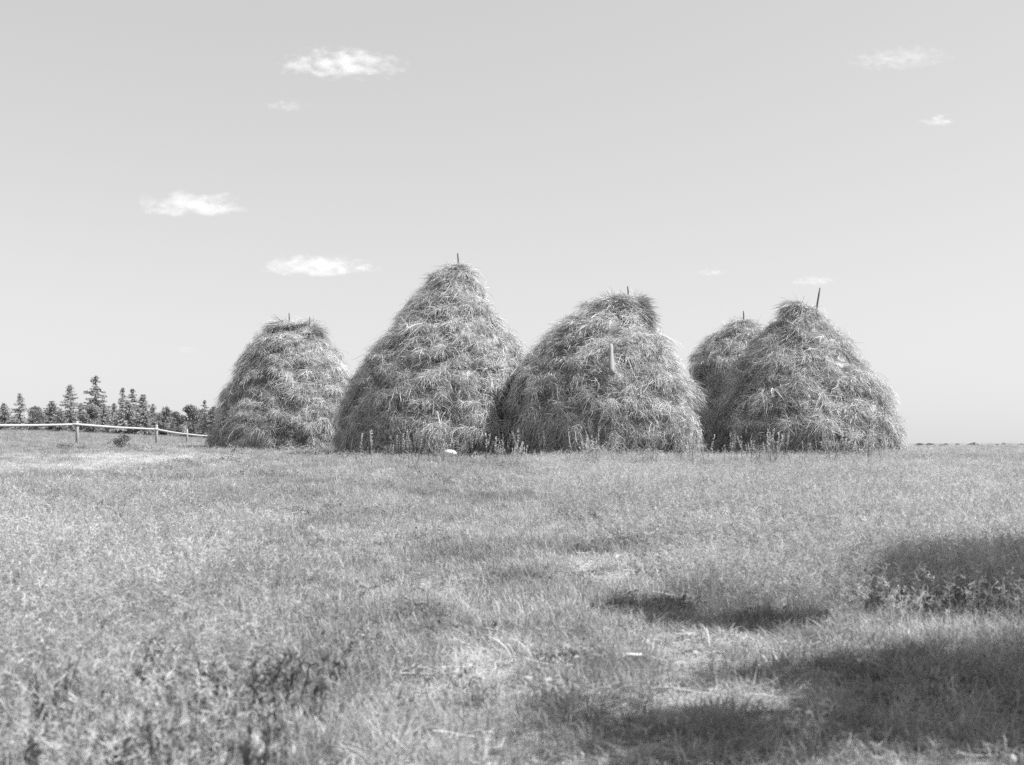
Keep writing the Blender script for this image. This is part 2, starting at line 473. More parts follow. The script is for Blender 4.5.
# ------------------------------------------------------------------ small things on the middle stack
def on_stack(st, px, py, off=.1):
    """front point of the stack at a height and sideways place"""
    X0, d, rad, z0, k, yb, xc, surf, SL = st
    T, TH = np.meshgrid(np.linspace(.2, SL - .1, 160), np.linspace(-math.pi + .1, -.1, 160))
    P, n, *_ = surf(TH.ravel(), T.ravel())
    Wp = P + n * off + np.array([X0, d, z0])
    u = 512 + F * Wp[:, 0] / Wp[:, 1]; v = HZ - F * (Wp[:, 2] - HC) / Wp[:, 1]
    i = int(np.argmin((u - px) ** 2 + (v - py) ** 2))
    q = P[i] + n[i] * off
    return np.array([X0, d, z0]) + q, n[i]
a, na = on_stack(ST['s3'], 610.5, 345, .10); b, nb = on_stack(ST['s3'], 612, 374, .13)
mb = MB()
f = np.linspace(0, 1, 8)[:, None]
tube(mb, (a * (1 - f) + b * f) - a, np.array([.045, .055, .06, .068, .078, .085, .088, .085]), 10, .55, True, .15, 4)
o = link('wooden_stake', mb.mesh('wooden_stake', True), M_pale, None, a)
tag(o, 'pale wooden stake thicker at its lower end hanging against the front of the middle haystack', 'stake')
a, na = on_stack(ST['s3'], 564, 407, .14); b, nb = on_stack(ST['s3'], 577, 408, .12)
mb = MB(); tube(mb, (a * (1 - f) + b * f) - a, np.linspace(.03, .022, 8), 8, .6, True, .2, 8)
o = link('stick', mb.mesh('stick', True), M_pale, None, a)
tag(o, 'short pale stick lying level in the shaded lower front of the middle haystack', 'stick')

# pale stone in front of the tall stack and a chip of wood close by
def lump(name, loc, size, mat, seed, label, cat):
    mb = MB(); nu, nv = 20, 12
    U, V = np.meshgrid(np.linspace(0, 2 * math.pi, nu, endpoint=False), np.linspace(.03, math.pi - .03, nv))
    D = np.stack([np.cos(U) * np.sin(V), np.sin(U) * np.sin(V), np.cos(V)], -1).reshape(-1, 3)
    r = .75 + .5 * fbm(D * 1.6 + seed, seed, 3)
    i0 = (np.arange(nv - 1)[:, None] * nu + np.arange(nu)[None]).ravel(); i1 = (np.arange(nv - 1)[:, None] * nu + (np.arange(nu)[None] + 1) % nu).ravel()
    mb.add(D * r[:, None] * np.array(size), Q=np.stack([i0, i0 + nu, i1 + nu, i1], -1), tone=.7)
    o = link(name, mb.mesh(name, True), mat, None, loc)
    return tag(o, label, cat)
M_stone = wood_material('pale_stone', .6, (9, 9, 9), .15)
d = 31.5; x = (449 - 512) / F * d
lump('stone', (x, d, gz(x, d) + .22), (.21, .2, .11), M_stone, 6, 'white stone lying in the grass at the foot of the tallest haystack', 'stone')
d = 6.0; x = (633 - 512) / F * d
mb = MB()
bx = np.array([(sx * .045 + .01 * sz, sy * .018, sz * .007) for sz in (-1, 1) for sx, sy in ((-1, -1), (1, -.7), (.8, 1), (-1, .8))])
mb.add(bx, Q=[(0, 3, 2, 1), (4, 5, 6, 7), (0, 1, 5, 4), (1, 2, 6, 5), (2, 3, 7, 6), (3, 0, 4, 7)], tone=.7)
o = link('wood_chip', mb.mesh('wood_chip'), M_stone, None, (x, d, gz(x, d) + .06)); o.rotation_euler = (.15, .05, .1)
tag(o, 'small white chip of wood on the worn ground beside the shaded corner', 'wood chip')

# ------------------------------------------------------------------ rail fence at the left
def px_pos(px, d, dz=0.0):
    x = (px - 512) / F * d
    return np.array([x, d, gz(x, d) + dz])
posts = [px_pos(-8, 55), px_pos(77, 60), px_pos(156.5, 66), px_pos(187, 83), px_pos(214, 101)]
tops = [HC + (HZ - yy) / F * p[1] for yy, p in zip((420, 421, 424.5, 429, 431), posts)]
rail_z = [HC + (HZ - yy) / F * p[1] for yy, p in zip((425.3, 424.3, 429.2, 434, 436.2), posts)]
fence = empty('rail_fence', tuple(posts[2]))
org = posts[2]
for i, (p, tz) in enumerate(zip(posts, tops)):
    mb = MB(); q = p - org
    h = tz - p[2]
    tube(mb, [(q[0], q[1], q[2] - .3), (q[0] + .01, q[1], q[2] + h * .5), (q[0], q[1], q[2] + h)], (.095, .085, .075), 9, .4, True, .18, i)
    link('post', mb.mesh('post', True), M_post, fence)
for i in range(4):
    mb = MB()
    A = np.array([posts[i][0], posts[i][1] - .15, rail_z[i]]) - org; B = np.array([posts[i + 1][0], posts[i + 1][1] - .15, rail_z[i + 1]]) - org
    ex = nrm((B - A)[None])[0] * .2
    ff = np.linspace(0, 1, 9)[:, None]
    pts = (A - ex) * (1 - ff) + (B + ex) * ff + np.array([0, 0, -1]) * (np.sin(ff * math.pi) * .03) + np.array([0, -.06 * (i % 2), 0])
    tube(mb, pts, np.linspace(.065, .055, 9), 8, .6, True, .15, i + 20)
    link('rail', mb.mesh('rail', True), M_rail, fence)
tag(fence, 'pale single-rail pole fence running along the field in front of the trees', 'fence')

# ------------------------------------------------------------------ trees
def spruce_meshes(h, seed, width=.2, gap=.26, whorl=7):
    rr = np.random.default_rng(seed)
    tb = MB(); tube(tb, [(0, 0, -.3), (0.02, 0, h * .5), (0, 0, h * .985)], (.024 * h * .6, .010 * h, .004), 7, .12, True, .2, seed)
    cb = MB()
    zz = h * .05
    P = []; Dd = []; Ls = []
    while zz < h * .985:
        f = zz / h
        rmax = h * width * (1 - f) ** .8 * (1.0 if f > .25 else .8 + .8 * f) + .05
        nb = rr.integers(whorl - 2, whorl + 1)
        a0 = rr.random() * 6.28
        for b in range(nb):
            if rr.random() < gap: continue
            a = a0 + b * 6.28 / nb + rr.normal(0, .25)
            L = rmax * rr.uniform(.4, 1.3)
            up = .35 * f - .22 + rr.normal(0, .08)
            m = max(5, int(L / .055))
            for s in np.linspace(.08, 1, m):
                c = np.array([math.cos(a) * L * s, math.sin(a) * L * s, zz + L * (up * s - .25 * s * s + .18 * s ** 3)])
                for q in range(3):
                    dr = np.array([math.cos(a), math.sin(a), -.25]) * .5 + rr.normal(0, .5, 3)
                    P.append(c + rr.normal(0, .03, 3)); Dd.append(dr); Ls.append(rr.uniform(.10, .24) * (.5 + h / 12))
        zz += h * rr.uniform(.016, .05)
    P = np.array(P); Dd = nrm(np.array(Dd)); Ls = np.array(Ls); n = len(P)
    S = np.array([0, .5, 1.0])
    ctr = P[:, None] + Ls[:, None, None] * (Dd[:, None] * S[None, :, None] + np.array([0, 0, -1.0]) * (.3 * S ** 2)[None, :, None])
    W = nrm(np.cross(Dd, rr.normal(0, 1, (n, 3))))
    ribbons(cb, ctr, W, (Ls * rr.uniform(.28, .5, n))[:, None] * np.array([.5, 1, .2])[None], rr.uniform(.25, .41, n))
    return tb.mesh('trunk', True), cb.mesh('crown')

def leafy_meshes(h, w, seed, leaf=.16, n=2600, low=.12, tone=(.10, .19), lobes=11, trunk=.018, thin=.40, gapf=None):
    rr = np.random.default_rng(seed)
    tb = MB()
    tube(tb, [(0, 0, -.3), (rr.normal(0, .02) * h, rr.normal(0, .02) * h, h * .35), (rr.normal(0, .03) * h, rr.normal(0, .03) * h, h * .8)],
         (trunk * h * 1.25, trunk * h * .8, trunk * h * .25), 8, .14, True, .2, seed)
    cb = MB()
    P = []
    cents = []
    for i in range(lobes):
        f = (i + .5) / lobes
        z = h * (low + (1 - low) * f * .92)
        prof = math.sin(math.pi * min(1, .18 + .80 * f)) ** .7
        a = rr.random() * 6.28; r = w * .5 * prof * rr.uniform(.25, .75)
        c = np.array([math.cos(a) * r, math.sin(a) * r, z])
        cents.append((c, w * rr.uniform(.16, .30) * (.5 + .5 * prof)))
        st = np.array([0, 0, max(.1 * h, z - .35 * w)])
        tube(tb, [st, (st + c) / 2 + rr.normal(0, .02, 3) * h, c], (trunk * h * .4, trunk * h * .22, trunk * h * .06), 6, .14, True, .2, seed + i)
    for c, r in cents:
        m = int(n / lobes)
        D = nrm(rr.normal(0, 1, (m, 3))) * (rr.random(m) ** .45)[:, None] * r * np.array([1.1, 1.1, .85])
        # thin the lobe into clumps so that gaps remain
        keep = fbm((c + D) * (gapf or 2.6 / max(w, 1) * 2.2) + seed, seed + 3, 2) > thin
        P.append((c + D)[keep])
    P = np.concatenate(P); m = len(P)
    P = P + rr.normal(0, leaf * .3, P.shape)
    dr = nrm(rr.normal(0, 1, (m, 3)) + np.array([0, 0, -.35]))
    L = leaf * rr.uniform(.6, 1.35, m)
    S = np.array([0, .5, 1.0])
    ctr = P[:, None] + L[:, None, None] * dr[:, None] * S[None, :, None]
    W = nrm(np.cross(dr, rr.normal(0, 1, (m, 3))))
    ribbons(cb, ctr, W, (L * .62)[:, None] * np.array([.3, 1, .15])[None], rr.uniform(*tone, m))
    return tb.mesh('trunk', True), cb.mesh('crown')

def plant_tree(name, meshes, loc, rz, scale, label, cat, group, leafmat):
    t = empty(name, loc); t.rotation_euler = (0, 0, rz); t.scale = scale
    for nm, me, m in (('trunk', meshes[0], M_bark), ('crown', meshes[1], leafmat)):
        o = bpy.data.objects.new(nm, me); C.objects.link(o); o.parent = t
        if not me.materials: me.materials.append(m)
    return tag(t, label, cat, group)

sp = [spruce_meshes(7.0, 100 + i, w) for i, w in enumerate((.34, .36, .29))]
ys_ = [spruce_meshes(4.5, 140 + i, w, .10, 9) for i, w in enumerate((.50, .42, .58))]
lf = [leafy_meshes(4.5, (3.0, 3.8, 2.6, 3.3)[i], 200 + i, .17, 9000, .03, (.20, .34), 20) for i in range(4)]
TD = 125.0
def at_tree(px, d):
    x = (px - 512) / F * d
    return (x, d, gz(x, d) - .05)
def height_to(py, loc): return HC + (HZ - py) / F * loc[1] - loc[2]
spruces = [(70, 383, 0, 121, 'slim spruce left of the tallest spruce, beyond the fence'),
           (95.5, 374.5, 1, 124, 'tallest spruce of the treeline, beyond the first fence post'),
           (123, 387, 2, 122, 'narrow spruce, left one of the close pair between two fence posts'),
           (132.5, 388, 2, 127, 'narrow spruce, right one of the close pair between two fence posts'),
           (143, 393, 0, 120, 'wide-based spruce just right of the close pair of spruces'),
           (205, 399.5, 2, 123, 'small spruce nearest to the left end haystack'),
           (20, 392, 0, 126, 'spruce beyond the left end of the fence')]
for i, (px, py, k, d, lab) in enumerate(spruces):
    l = at_tree(px, d); h = height_to(py, l)
    wsc = h / 7.0 * (1.0 if px != 143 else 1.25)
    plant_tree('spruce_tree', sp[k], l, i * 1.9, (wsc, wsc, h / 7.0), lab, 'tree', 'spruces beyond the fence', M_needle)
bushes = [(4, 404, 1.1, 128, 'bushy tree at the far left edge behind the fence'),
          (37, 406, 1.2, 124, 'bushy tree behind the leftmost stretch of rail'),
          (52, 404, 1.0, 130, 'bushy tree left of the slim spruce'),
          (60, 410, .9, 118, 'low bushy tree in front of the slim spruce, left of the first clear post'),
          (81, 409, 1.0, 122, 'low bushy tree between the slim spruce and the tallest spruce'),
          (91, 404, 1.1, 118, 'round bushy tree in front of the tallest spruce'),
          (104, 405, 1.15, 120, 'broad bushy tree against the right side of the tallest spruce'),
          (114, 409, .95, 129, 'small bushy tree left of the close pair of spruces'),
          (128, 404, 1.15, 118, 'bushy tree in front of the close pair of spruces'),
          (145, 407, 1.0, 117, 'bushy tree in front of the wide-based spruce'),
          (153, 410, .9, 124, 'low bushy tree behind the second clear fence post'),
          (164, 406, 1.0, 119, 'oval bushy tree just right of the second clear fence post'),
          (176, 410.5, 1.0, 127, 'pale low bushy tree between the oval tree and the third post'),
          (189.5, 404.5, 1.0, 121, 'dense upright bushy tree behind the third fence post'),
          (199, 409, 1.0, 126, 'bushy tree between the upright tree and the smallest spruce'),
          (213, 408, 1.1, 119, 'bushy tree half hidden by the left side of the left end haystack'),
          (226, 409, 1.1, 126, 'bushy tree hidden behind the left end haystack')]
for i, (px, py, ws, d, lab) in enumerate(bushes):
    l = at_tree(px, d); h = height_to(py, l)
    if 'round' in lab or 'oval' in lab or 'pale' in lab or 'behind the leftmost' in lab or 'upright' in lab:
        plant_tree('bushy_tree', lf[i % 4], l, i * 2.3, (ws * h / 4.4, ws * h / 4.4, h / 4.5), lab, 'tree', 'bushy trees beyond the fence', M_leaf)
    else:
        h *= 1.04 + .1 * ((i * 5) % 3)
        plant_tree('young_spruce', ys_[i % 3], l, i * 2.3, (ws * h / 4.5, ws * h / 4.5, h / 4.5), lab.replace('bushy tree', 'bushy young spruce').replace('tree left of', 'young spruce left of'), 'tree', 'young spruces beyond the fence', M_needle)
# far trees on the right horizon
for i, (px, hh) in enumerate([(917, 1.6), (919.5, 2.9), (921.5, 2.2), (929, 3.4), (931.5, 2.4), (943, 1.8), (946, 2.6), (958, 2.2), (971, 2.8), (974, 3.6), (977.5, 2.2), (998, 1.8), (1004, 2.6), (1021, 2.4)]):
    d = 620 + 60 * ((i * 7) % 5); x = (px - 512) / F * d
    h = hh / F * d * .75
    w = max(1.0, 1.6 * 4.5 / h)
    plant_tree('distant_tree', lf[i % 4], (x, d, gz(x, d) - .1), i * 1.3, (h / 4.5 * w, h / 4.5 * w, h / 4.5),
               'tiny dark tree on the far horizon right of the haystacks', 'tree', 'tiny trees on the far right horizon', M_leaf)
# shade trees just right of the camera, out of the picture; their shade falls in the lower right
sh = [leafy_meshes(6.6, 5.2, 300 + i, .11, 42000, .32, (.06, .12), 13, .016, .535, 1.8) for i in range(2)]
for i, (x, y, s, rz, lab) in enumerate([(5.25, 4.45, .92, .3, 'leafy tree right of the camera shading the lower right corner'),
                                        (7.0, 8.3, .8, 2.0, 'leafy tree at the right edge shading the grass halfway up the right side')]):
    plant_tree('shade_tree', sh[i], (x, y, gz(x, y)), rz, (s, s, s), lab, 'tree', 'shade trees right of the camera', M_leaf)

tall = leafy_meshes(7.9, 1.25, 333, .11, 1900, .90, (.06, .12), 3, .006, .46, 1.8)
plant_tree('shade_tree', tall, (6.95, 7.0, gz(6.95, 7.0)), 0, (1, 1, 1), 'tall thin tree with a small top between the two shade trees right of the camera', 'tree', 'shade trees right of the camera', M_leaf)

# low shrubs in front of the fence
shrub = [leafy_meshes(.5, 1.0, 400 + i, .06, 900, .05, (.14, .24), 9, .01) for i in range(2)]
for i, (px, yb, w, h, lab) in enumerate([(122, 450, 1.15, .52, 'low leafy shrub in the field in front of the fence'),
                                        (62, 451, .8, .3, 'small dark leafy shrub at the left edge of the field')]):
    d = dist(yb); x = (px - 512) / F * d
    plant_tree('shrub', shrub[i], (x, d, gz(x, d)), i, (w, w, h / .5), lab, 'shrub', None, M_weed)

# ------------------------------------------------------------------ meadow growth (uncountable)
def blades(n, hmin, hmax, spread, width, bend, seed, tone, lean=.35):
    rr = np.random.default_rng(seed)
    a = rr.random(n) * 6.28; r = spread * np.sqrt(rr.random(n))
    P = np.stack([np.cos(a) * r, np.sin(a) * r, 0 * a - .01], -1)
    h = rr.uniform(hmin, hmax, n)
    b = a + rr.normal(0, 1.0, n)
    hd = np.stack([np.cos(b), np.sin(b), 0 * b], -1)
    S = np.array([0, .4, .75, 1.0])
    ln = rr.uniform(.02, lean, n); bd = rr.uniform(0, bend, n)
    ctr = P[:, None] + h[:, None, None] * (np.array([0, 0, 1.0]) * (S - .25 * S ** 2 * 1.0)[None, :, None]
          + hd[:, None] * (ln[:, None] * S + bd[:, None] * S ** 2)[..., None] - np.array([0, 0, 1.0]) * (bd[:, None] * .45 * S ** 3)[..., None])
    W = np.stack([-np.sin(b + rr.normal(0, .8, n)), np.cos(b), 0 * b], -1); W = nrm(W)
    wd = width * rr.uniform(.7, 1.3, n)[:, None] * np.array([.8, 1, .75, .12])[None]
    return ctr, W, wd, rr.uniform(*tone, n), rr
def tuft_mesh(seed):
    mb = MB(); c, W, wd, t, _ = blades(44, .05, .19, .12, .0034, .55, seed, (.295, .53)); ribbons(mb, c, W, wd, t)
    return mb.mesh('grass_tuft')
def seed_mesh(seed, hmin=.26, hmax=.52):
    mb = MB(); c, W, wd, t, rr = blades(15, hmin, hmax, .14, .0030, .28, seed, (.41, .61), .3); ribbons(mb, c, W, wd, t)
    # open panicles
    for i in range(len(c)):
        tip, pre = c[i, 3], c[i, 2]
        m = 9; f = rr.uniform(.0, 1.05, m)[:, None]
        P = pre * (1 - f) + tip * f
        dr = nrm((tip - pre)[None] * 6 + rr.normal(0, .55, (m, 3)))
        L = rr.uniform(.018, .05, m); S = np.array([0, .5, 1.0])
        q = P[:, None] + L[:, None, None] * dr[:, None] * S[None, :, None]
        ribbons(mb, q, nrm(np.cross(dr, rr.normal(0, 1, (m, 3)))), np.full((m, 1), .0045) * np.array([.5, 1, .3])[None], np.full(m, t[i] * 1.1))
    c, W, wd, t, _ = blades(24, .08, .24, .12, .0034, .6, seed + 50, (.26, .46)); ribbons(mb, c, W, wd, t)
    return mb.mesh('seed_grass')
def leaf_sprays(mb, P, dr, L, ratio, tone, rr, droop=.35):
    m = len(P); S = np.array([0, .3, .65, 1.0])
    q = P[:, None] + L[:, None, None] * (dr[:, None] * S[None, :, None] - np.array([0, 0, 1.0]) * (droop * S ** 2)[None, :, None])
    W = nrm(np.cross(dr, np.array([0, 0, 1.0]) + rr.normal(0, .3, (m, 3))))
    ribbons(mb, q, W, (L * ratio)[:, None] * np.array([.25, 1, .8, .08])[None], tone)
def weed_mesh(seed, h=.16, w=.14, n=34, leaf=.07):
    rr = np.random.default_rng(seed); mb = MB()
    a = rr.random(n) * 6.28; r = w * rr.random(n)
    P = np.stack([np.cos(a) * r, np.sin(a) * r, h * rr.random(n) * (1 - .5 * r / w)], -1)
    dr = nrm(np.stack([np.cos(a), np.sin(a), rr.uniform(-.1, .9, n)], -1) + rr.normal(0, .3, (n, 3)))
    leaf_sprays(mb, P, dr, leaf * rr.uniform(.6, 1.3, n), .42, rr.uniform(.20, .36, n), rr)
    c, W, wd, t, _ = blades(8, h * .6, h * 1.1, w * .5, .004, .2, seed, (.15, .25)); ribbons(mb, c, W, wd, t)
    return mb.mesh('leafy_weed')
def forb_mesh(seed, h=.55, n_st=5, tone=(.16, .30), head=(.30, .45), head_n=36, slim=.30):
    """upright stems with small leaves and a narrow spike of seed at the top"""
    rr = np.random.default_rng(seed); mb = MB()
    for s in range(n_st):
        a = rr.random() * 6.28; hh = h * rr.uniform(.65, 1.1)
        b0 = np.array([rr.normal(0, .06), rr.normal(0, .06), -.02]); tp = b0 + np.array([math.cos(a) * hh * rr.uniform(.02, .22), math.sin(a) * hh * rr.uniform(.02, .22), hh])
        md = (b0 + tp) / 2 + rr.normal(0, .012, 3)
        tube(mb, [b0, md, tp], (.0042, .0034, .0016), 4, tone[0], False)
        n = int(18 * hh / .5); f = rr.uniform(.08, .72, n)[:, None]
        P = np.where(f < .5, b0 + (md - b0) * f * 2, md + (tp - md) * (f - .5) * 2)
        aa = rr.random(n) * 6.28
        dr = nrm(np.stack([np.cos(aa), np.sin(aa), rr.uniform(.1, .9, n)], -1))
        leaf_sprays(mb, P, dr, rr.uniform(.016, .04, n) * (1.25 - .8 * f[:, 0]), slim, rr.uniform(*tone, n), rr)
        n = head_n; f = rr.uniform(.62, 1.03, n)[:, None]
        P = md + (tp - md) * (f - .5) * 2
        aa = rr.random(n) * 6.28
        dr = nrm(np.stack([np.cos(aa), np.sin(aa), rr.uniform(.7, 1.8, n)], -1))
        leaf_sprays(mb, P, dr, rr.uniform(.02, .05, n), .45, rr.uniform(*head, n), rr, .1)
    return mb.mesh('tall_weed')
def litter_mesh(seed):
    rr = np.random.default_rng(seed); mb = MB(); n = 22
    a = rr.random(n) * 6.28; r = .2 * np.sqrt(rr.random(n))
    P = np.stack([np.cos(a) * r, np.sin(a) * r, rr.uniform(.005, .04, n)], -1)
    b = rr.normal(0, .9, n) + rr.integers(0, 2, n) * math.pi
    dr = np.stack([np.cos(b), np.sin(b), rr.normal(0, .06, n)], -1)
    L = rr.uniform(.04, .17, n); S = np.array([-.5, -.1, .2, .5])
    q = P[:, None] + L[:, None, None] * dr[:, None] * S[None, :, None] + rr.normal(0, .006, (n, 4, 3))
    W = nrm(np.cross(dr, np.array([0, 0, 1.0]) + rr.normal(0, .3, (n, 3))))
    ribbons(mb, q, W, rr.uniform(.0014, .0038, n)[:, None] * np.ones((1, 4)), rr.uniform(.42, .70, n))
    return mb.mesh('litter')

def scatter_points(rho0, d0, ymin, ymax, accept, seed, power=1.0, half=.58):
    rr = np.random.default_rng(seed); out = []
    edges = np.geomspace(ymin, ymax, 26)
    for a, b in zip(edges[:-1], edges[1:]):
        m = (a + b) / 2; w = half * m + 1.6
        n = int(2 * w * (b - a) * rho0 * min(1, d0 / m) ** power)
        y = rr.uniform(a, b, n); x = rr.uniform(-1, 1, n) * (half * y + 1.6)
        p = accept(x, y)
        ok = rr.random(n) < p
        for X0, d, rad, *_ in STACKS:
            ok &= (x - X0) ** 2 + (y - d) ** 2 > (rad * .93) ** 2
        out.append(np.stack([x[ok], y[ok]], -1))
    return np.concatenate(out), rr

def scatter(name, label, cat, meshes, mat, pts, rr, smin, smax, grow, tilt=.2, zoff=0.0, hmap=None):
    n = len(pts)
    x, y = pts[:, 0], pts[:, 1]
    P = np.stack([x, y, ground(x, y) + zoff], -1)
    me = bpy.data.meshes.new(name); me.vertices.add(n); me.vertices.foreach_set('co', P.astype(np.float32).ravel())
    rot = np.stack([rr.normal(0, tilt, n), rr.normal(0, tilt, n), rr.uniform(0, 6.283, n)], -1).astype(np.float32)
    s = (rr.uniform(smin, smax, n) * (1 + grow * y)).astype(np.float32)
    sv = np.stack([s, s, s], -1)
    if hmap is not None: sv[:, 2] *= hmap(x, y)
    for nm, ty, fld, arr in (('rot', 'FLOAT_VECTOR', 'vector', rot), ('scl', 'FLOAT_VECTOR', 'vector', sv.astype(np.float32))):
        a = me.attributes.new(nm, ty, 'POINT'); a.data.foreach_set(fld, arr.ravel())
    a = me.attributes.new('pick', 'INT', 'POINT'); a.data.foreach_set('value', rr.integers(0, len(meshes), n).astype(np.int32))
    col = bpy.data.collections.new(name + '_kinds')
    for m in meshes:
        m.materials.append(mat); col.objects.link(bpy.data.objects.new(name + '_plant', m))
    o = link(name, me, None)
    g = bpy.data.node_groups.new(name + '_growth', 'GeometryNodeTree')
    g.interface.new_socket('Geometry', in_out='INPUT', socket_type='NodeSocketGeometry')
    g.interface.new_socket('Geometry', in_out='OUTPUT', socket_type='NodeSocketGeometry')
    gi = g.nodes.new('NodeGroupInput'); go = g.nodes.new('NodeGroupOutput')
    ip = g.nodes.new('GeometryNodeInstanceOnPoints'); ci = g.nodes.new('GeometryNodeCollectionInfo')
    ci.inputs['Collection'].default_value = col; ci.inputs['Separate Children'].default_value = True; ci.inputs['Reset Children'].default_value = True
    def na(nm, ty):
        q = g.nodes.new('GeometryNodeInputNamedAttribute'); q.data_type = ty; q.inputs['Name'].default_value = nm; return q.outputs['Attribute']
    e2r = g.nodes.new('FunctionNodeEulerToRotation')
    g.links.new(na('rot', 'FLOAT_VECTOR'), e2r.inputs[0])
    g.links.new(gi.outputs[0], ip.inputs['Points']); g.links.new(ci.outputs[0], ip.inputs['Instance'])
    ip.inputs['Pick Instance'].default_value = True
    g.links.new(na('pick', 'INT'), ip.inputs['Instance Index']); g.links.new(e2r.outputs[0], ip.inputs['Rotation'])
    g.links.new(na('scl', 'FLOAT_VECTOR'), ip.inputs['Scale']); g.links.new(ip.outputs[0], go.inputs[0])
    md = o.modifiers.new('growth', 'NODES'); md.node_group = g
    tag(o, label, cat, kind='stuff')
    print(name, n)
    return o

def p3(x, y, s): return np.stack([x * s, y * s, 0 * x], -1)
def tall_right(x, y): return sst(-.9, .9, x - (1.9 - .045 * y)) * sst(6.5, 9, y)
def tall_left(x, y): return sst(.3, -.6, x + .22 * y) * (1 - sst(13, 20, y))
def patchy(x, y, s, seed, lo, hi): return sst(lo, hi, fbm(p3(x, y, s), seed, 3))

pts, rr = scatter_points(330, 6.5, 3.6, 130, lambda x, y: np.clip(1 - .92 * bare(x, y), .04, 1) * (.45 + .55 * patchy(x, y, .9, 61, .3, .6)), 1)
scatter('meadow_grass', 'short pale grass covering the whole field', 'grass', [tuft_mesh(500 + i) for i in range(7)], M_grass, pts, rr, .65, 1.2, .012,
        hmap=lambda x, y: (.6 + .7 * fbm(p3(x, y, .6), 71, 2)) * (1 - .45 * bare(x, y)))
pts, rr = scatter_points(95, 8, 3.6, 70, lambda x, y: np.clip(.95 * tall_right(x, y) + .75 * tall_left(x, y) + .16 * patchy(x, y, .5, 62, .45, .65) * sst(7, 9, y) + .35 * sst(26, 33, y) * sst(-8, -4, x), 0, 1) * (1 - .9 * bare(x, y)), 2)
scatter('seed_grass', 'taller feathery grass gone to seed, thickest on the right of the field', 'grass', [seed_mesh(600 + i) for i in range(6)], M_seed, pts, rr, .7, 1.15, .004,
        hmap=lambda x, y: (.65 + .6 * fbm(p3(x, y, .5), 72, 2)) * (1 - .34 * sst(16, 28, y)))
pts, rr = scatter_points(30, 8, 3.6, 45, lambda x, y: patchy(x, y, 1.1, 63, .46, .66) * (.7 + 1.3 * np.exp(-((x + 1.2 + .12 * y) / (.14 * y + .5)) ** 2) * sst(7, 10, y)) * (1 - .6 * tall_right(x, y)) * (1 - bare(x, y)), 3)
scatter('leafy_weeds', 'low dark leafy weeds growing in patches among the grass', 'weeds', [weed_mesh(700 + i, .13, .11, 34, .05) for i in range(6)], M_weed, pts, rr, .55, 1.2, .012)
def forb_mask(x, y):
    m = np.exp(-((x + 1.5) / .6) ** 2) * (1 - sst(4.9, 5.5, y)) * .95
    m = np.maximum(m, .05 * tall_left(x, y) * patchy(x, y, 1.1, 64, .5, .65))
    m = np.maximum(m, 0 * tall_right(x, y) * patchy(x, y, .8, 65, .5, .65) * (1 - sst(16, 26, y)))
    return m
pts, rr = scatter_points(34, 9, 3.6, 30, forb_mask, 4)
scatter('leafy_stems', 'dark leafy stems standing in the grass, thickest at the lower left', 'weeds', [forb_mesh(800 + i, .30, 6, (.12, .22), (.15, .26), 9, .24) for i in range(5)], M_weed, pts, rr, .7, 1.15, .0)
pts, rr = scatter_points(70, 9, 3.6, 48, lambda x, y: np.clip(.25 + bare(x, y), 0, 1) * (1 - .7 * tall_right(x, y)), 5)
scatter('straw_litter', 'bleached dry stalks lying flat on the ground', 'litter', [litter_mesh(900 + i) for i in range(5)], M_litter, pts, rr, .7, 1.3, .01, tilt=.08)

# tall weeds along the foot of the stacks: single plants
tw = [forb_mesh(950 + i, .85, 3, (.32, .48), (.45, .62)) for i in range(5)]
for m in tw: m.materials.append(M_weed)
rr = np.random.default_rng(77)
kk = 0
for (x0, x1, n) in ((345, 425, 12), (425, 505, 18), (505, 600, 26), (600, 705, 26), (705, 800, 28), (800, 905, 24)):
    cl = rr.uniform(x0, x1, max(3, n // 4))
    for i in range(n):
        px = np.clip(cl[rr.integers(len(cl))] + rr.normal(0, 7), x0, x1) if rr.random() < .7 else rr.uniform(x0, x1)
        d = rr.uniform(25.5, 31.2)
        x = (px - 512) / F * d
        o = bpy.data.objects.new('tall_weed', tw[kk % 5]); C.objects.link(o)
        s = .38 + .72 * rr.random() ** 1.8
        o.location = (x, d, gz(x, d)); o.rotation_euler = (rr.normal(0, .11), rr.normal(0, .11), rr.random() * 6.28); o.scale = (s * 1.4, s * 1.4, s)
        tag(o, 'tall pale weed in the row along the foot of the haystacks', 'weed', 'tall weeds along the foot of the haystacks')
        kk += 1

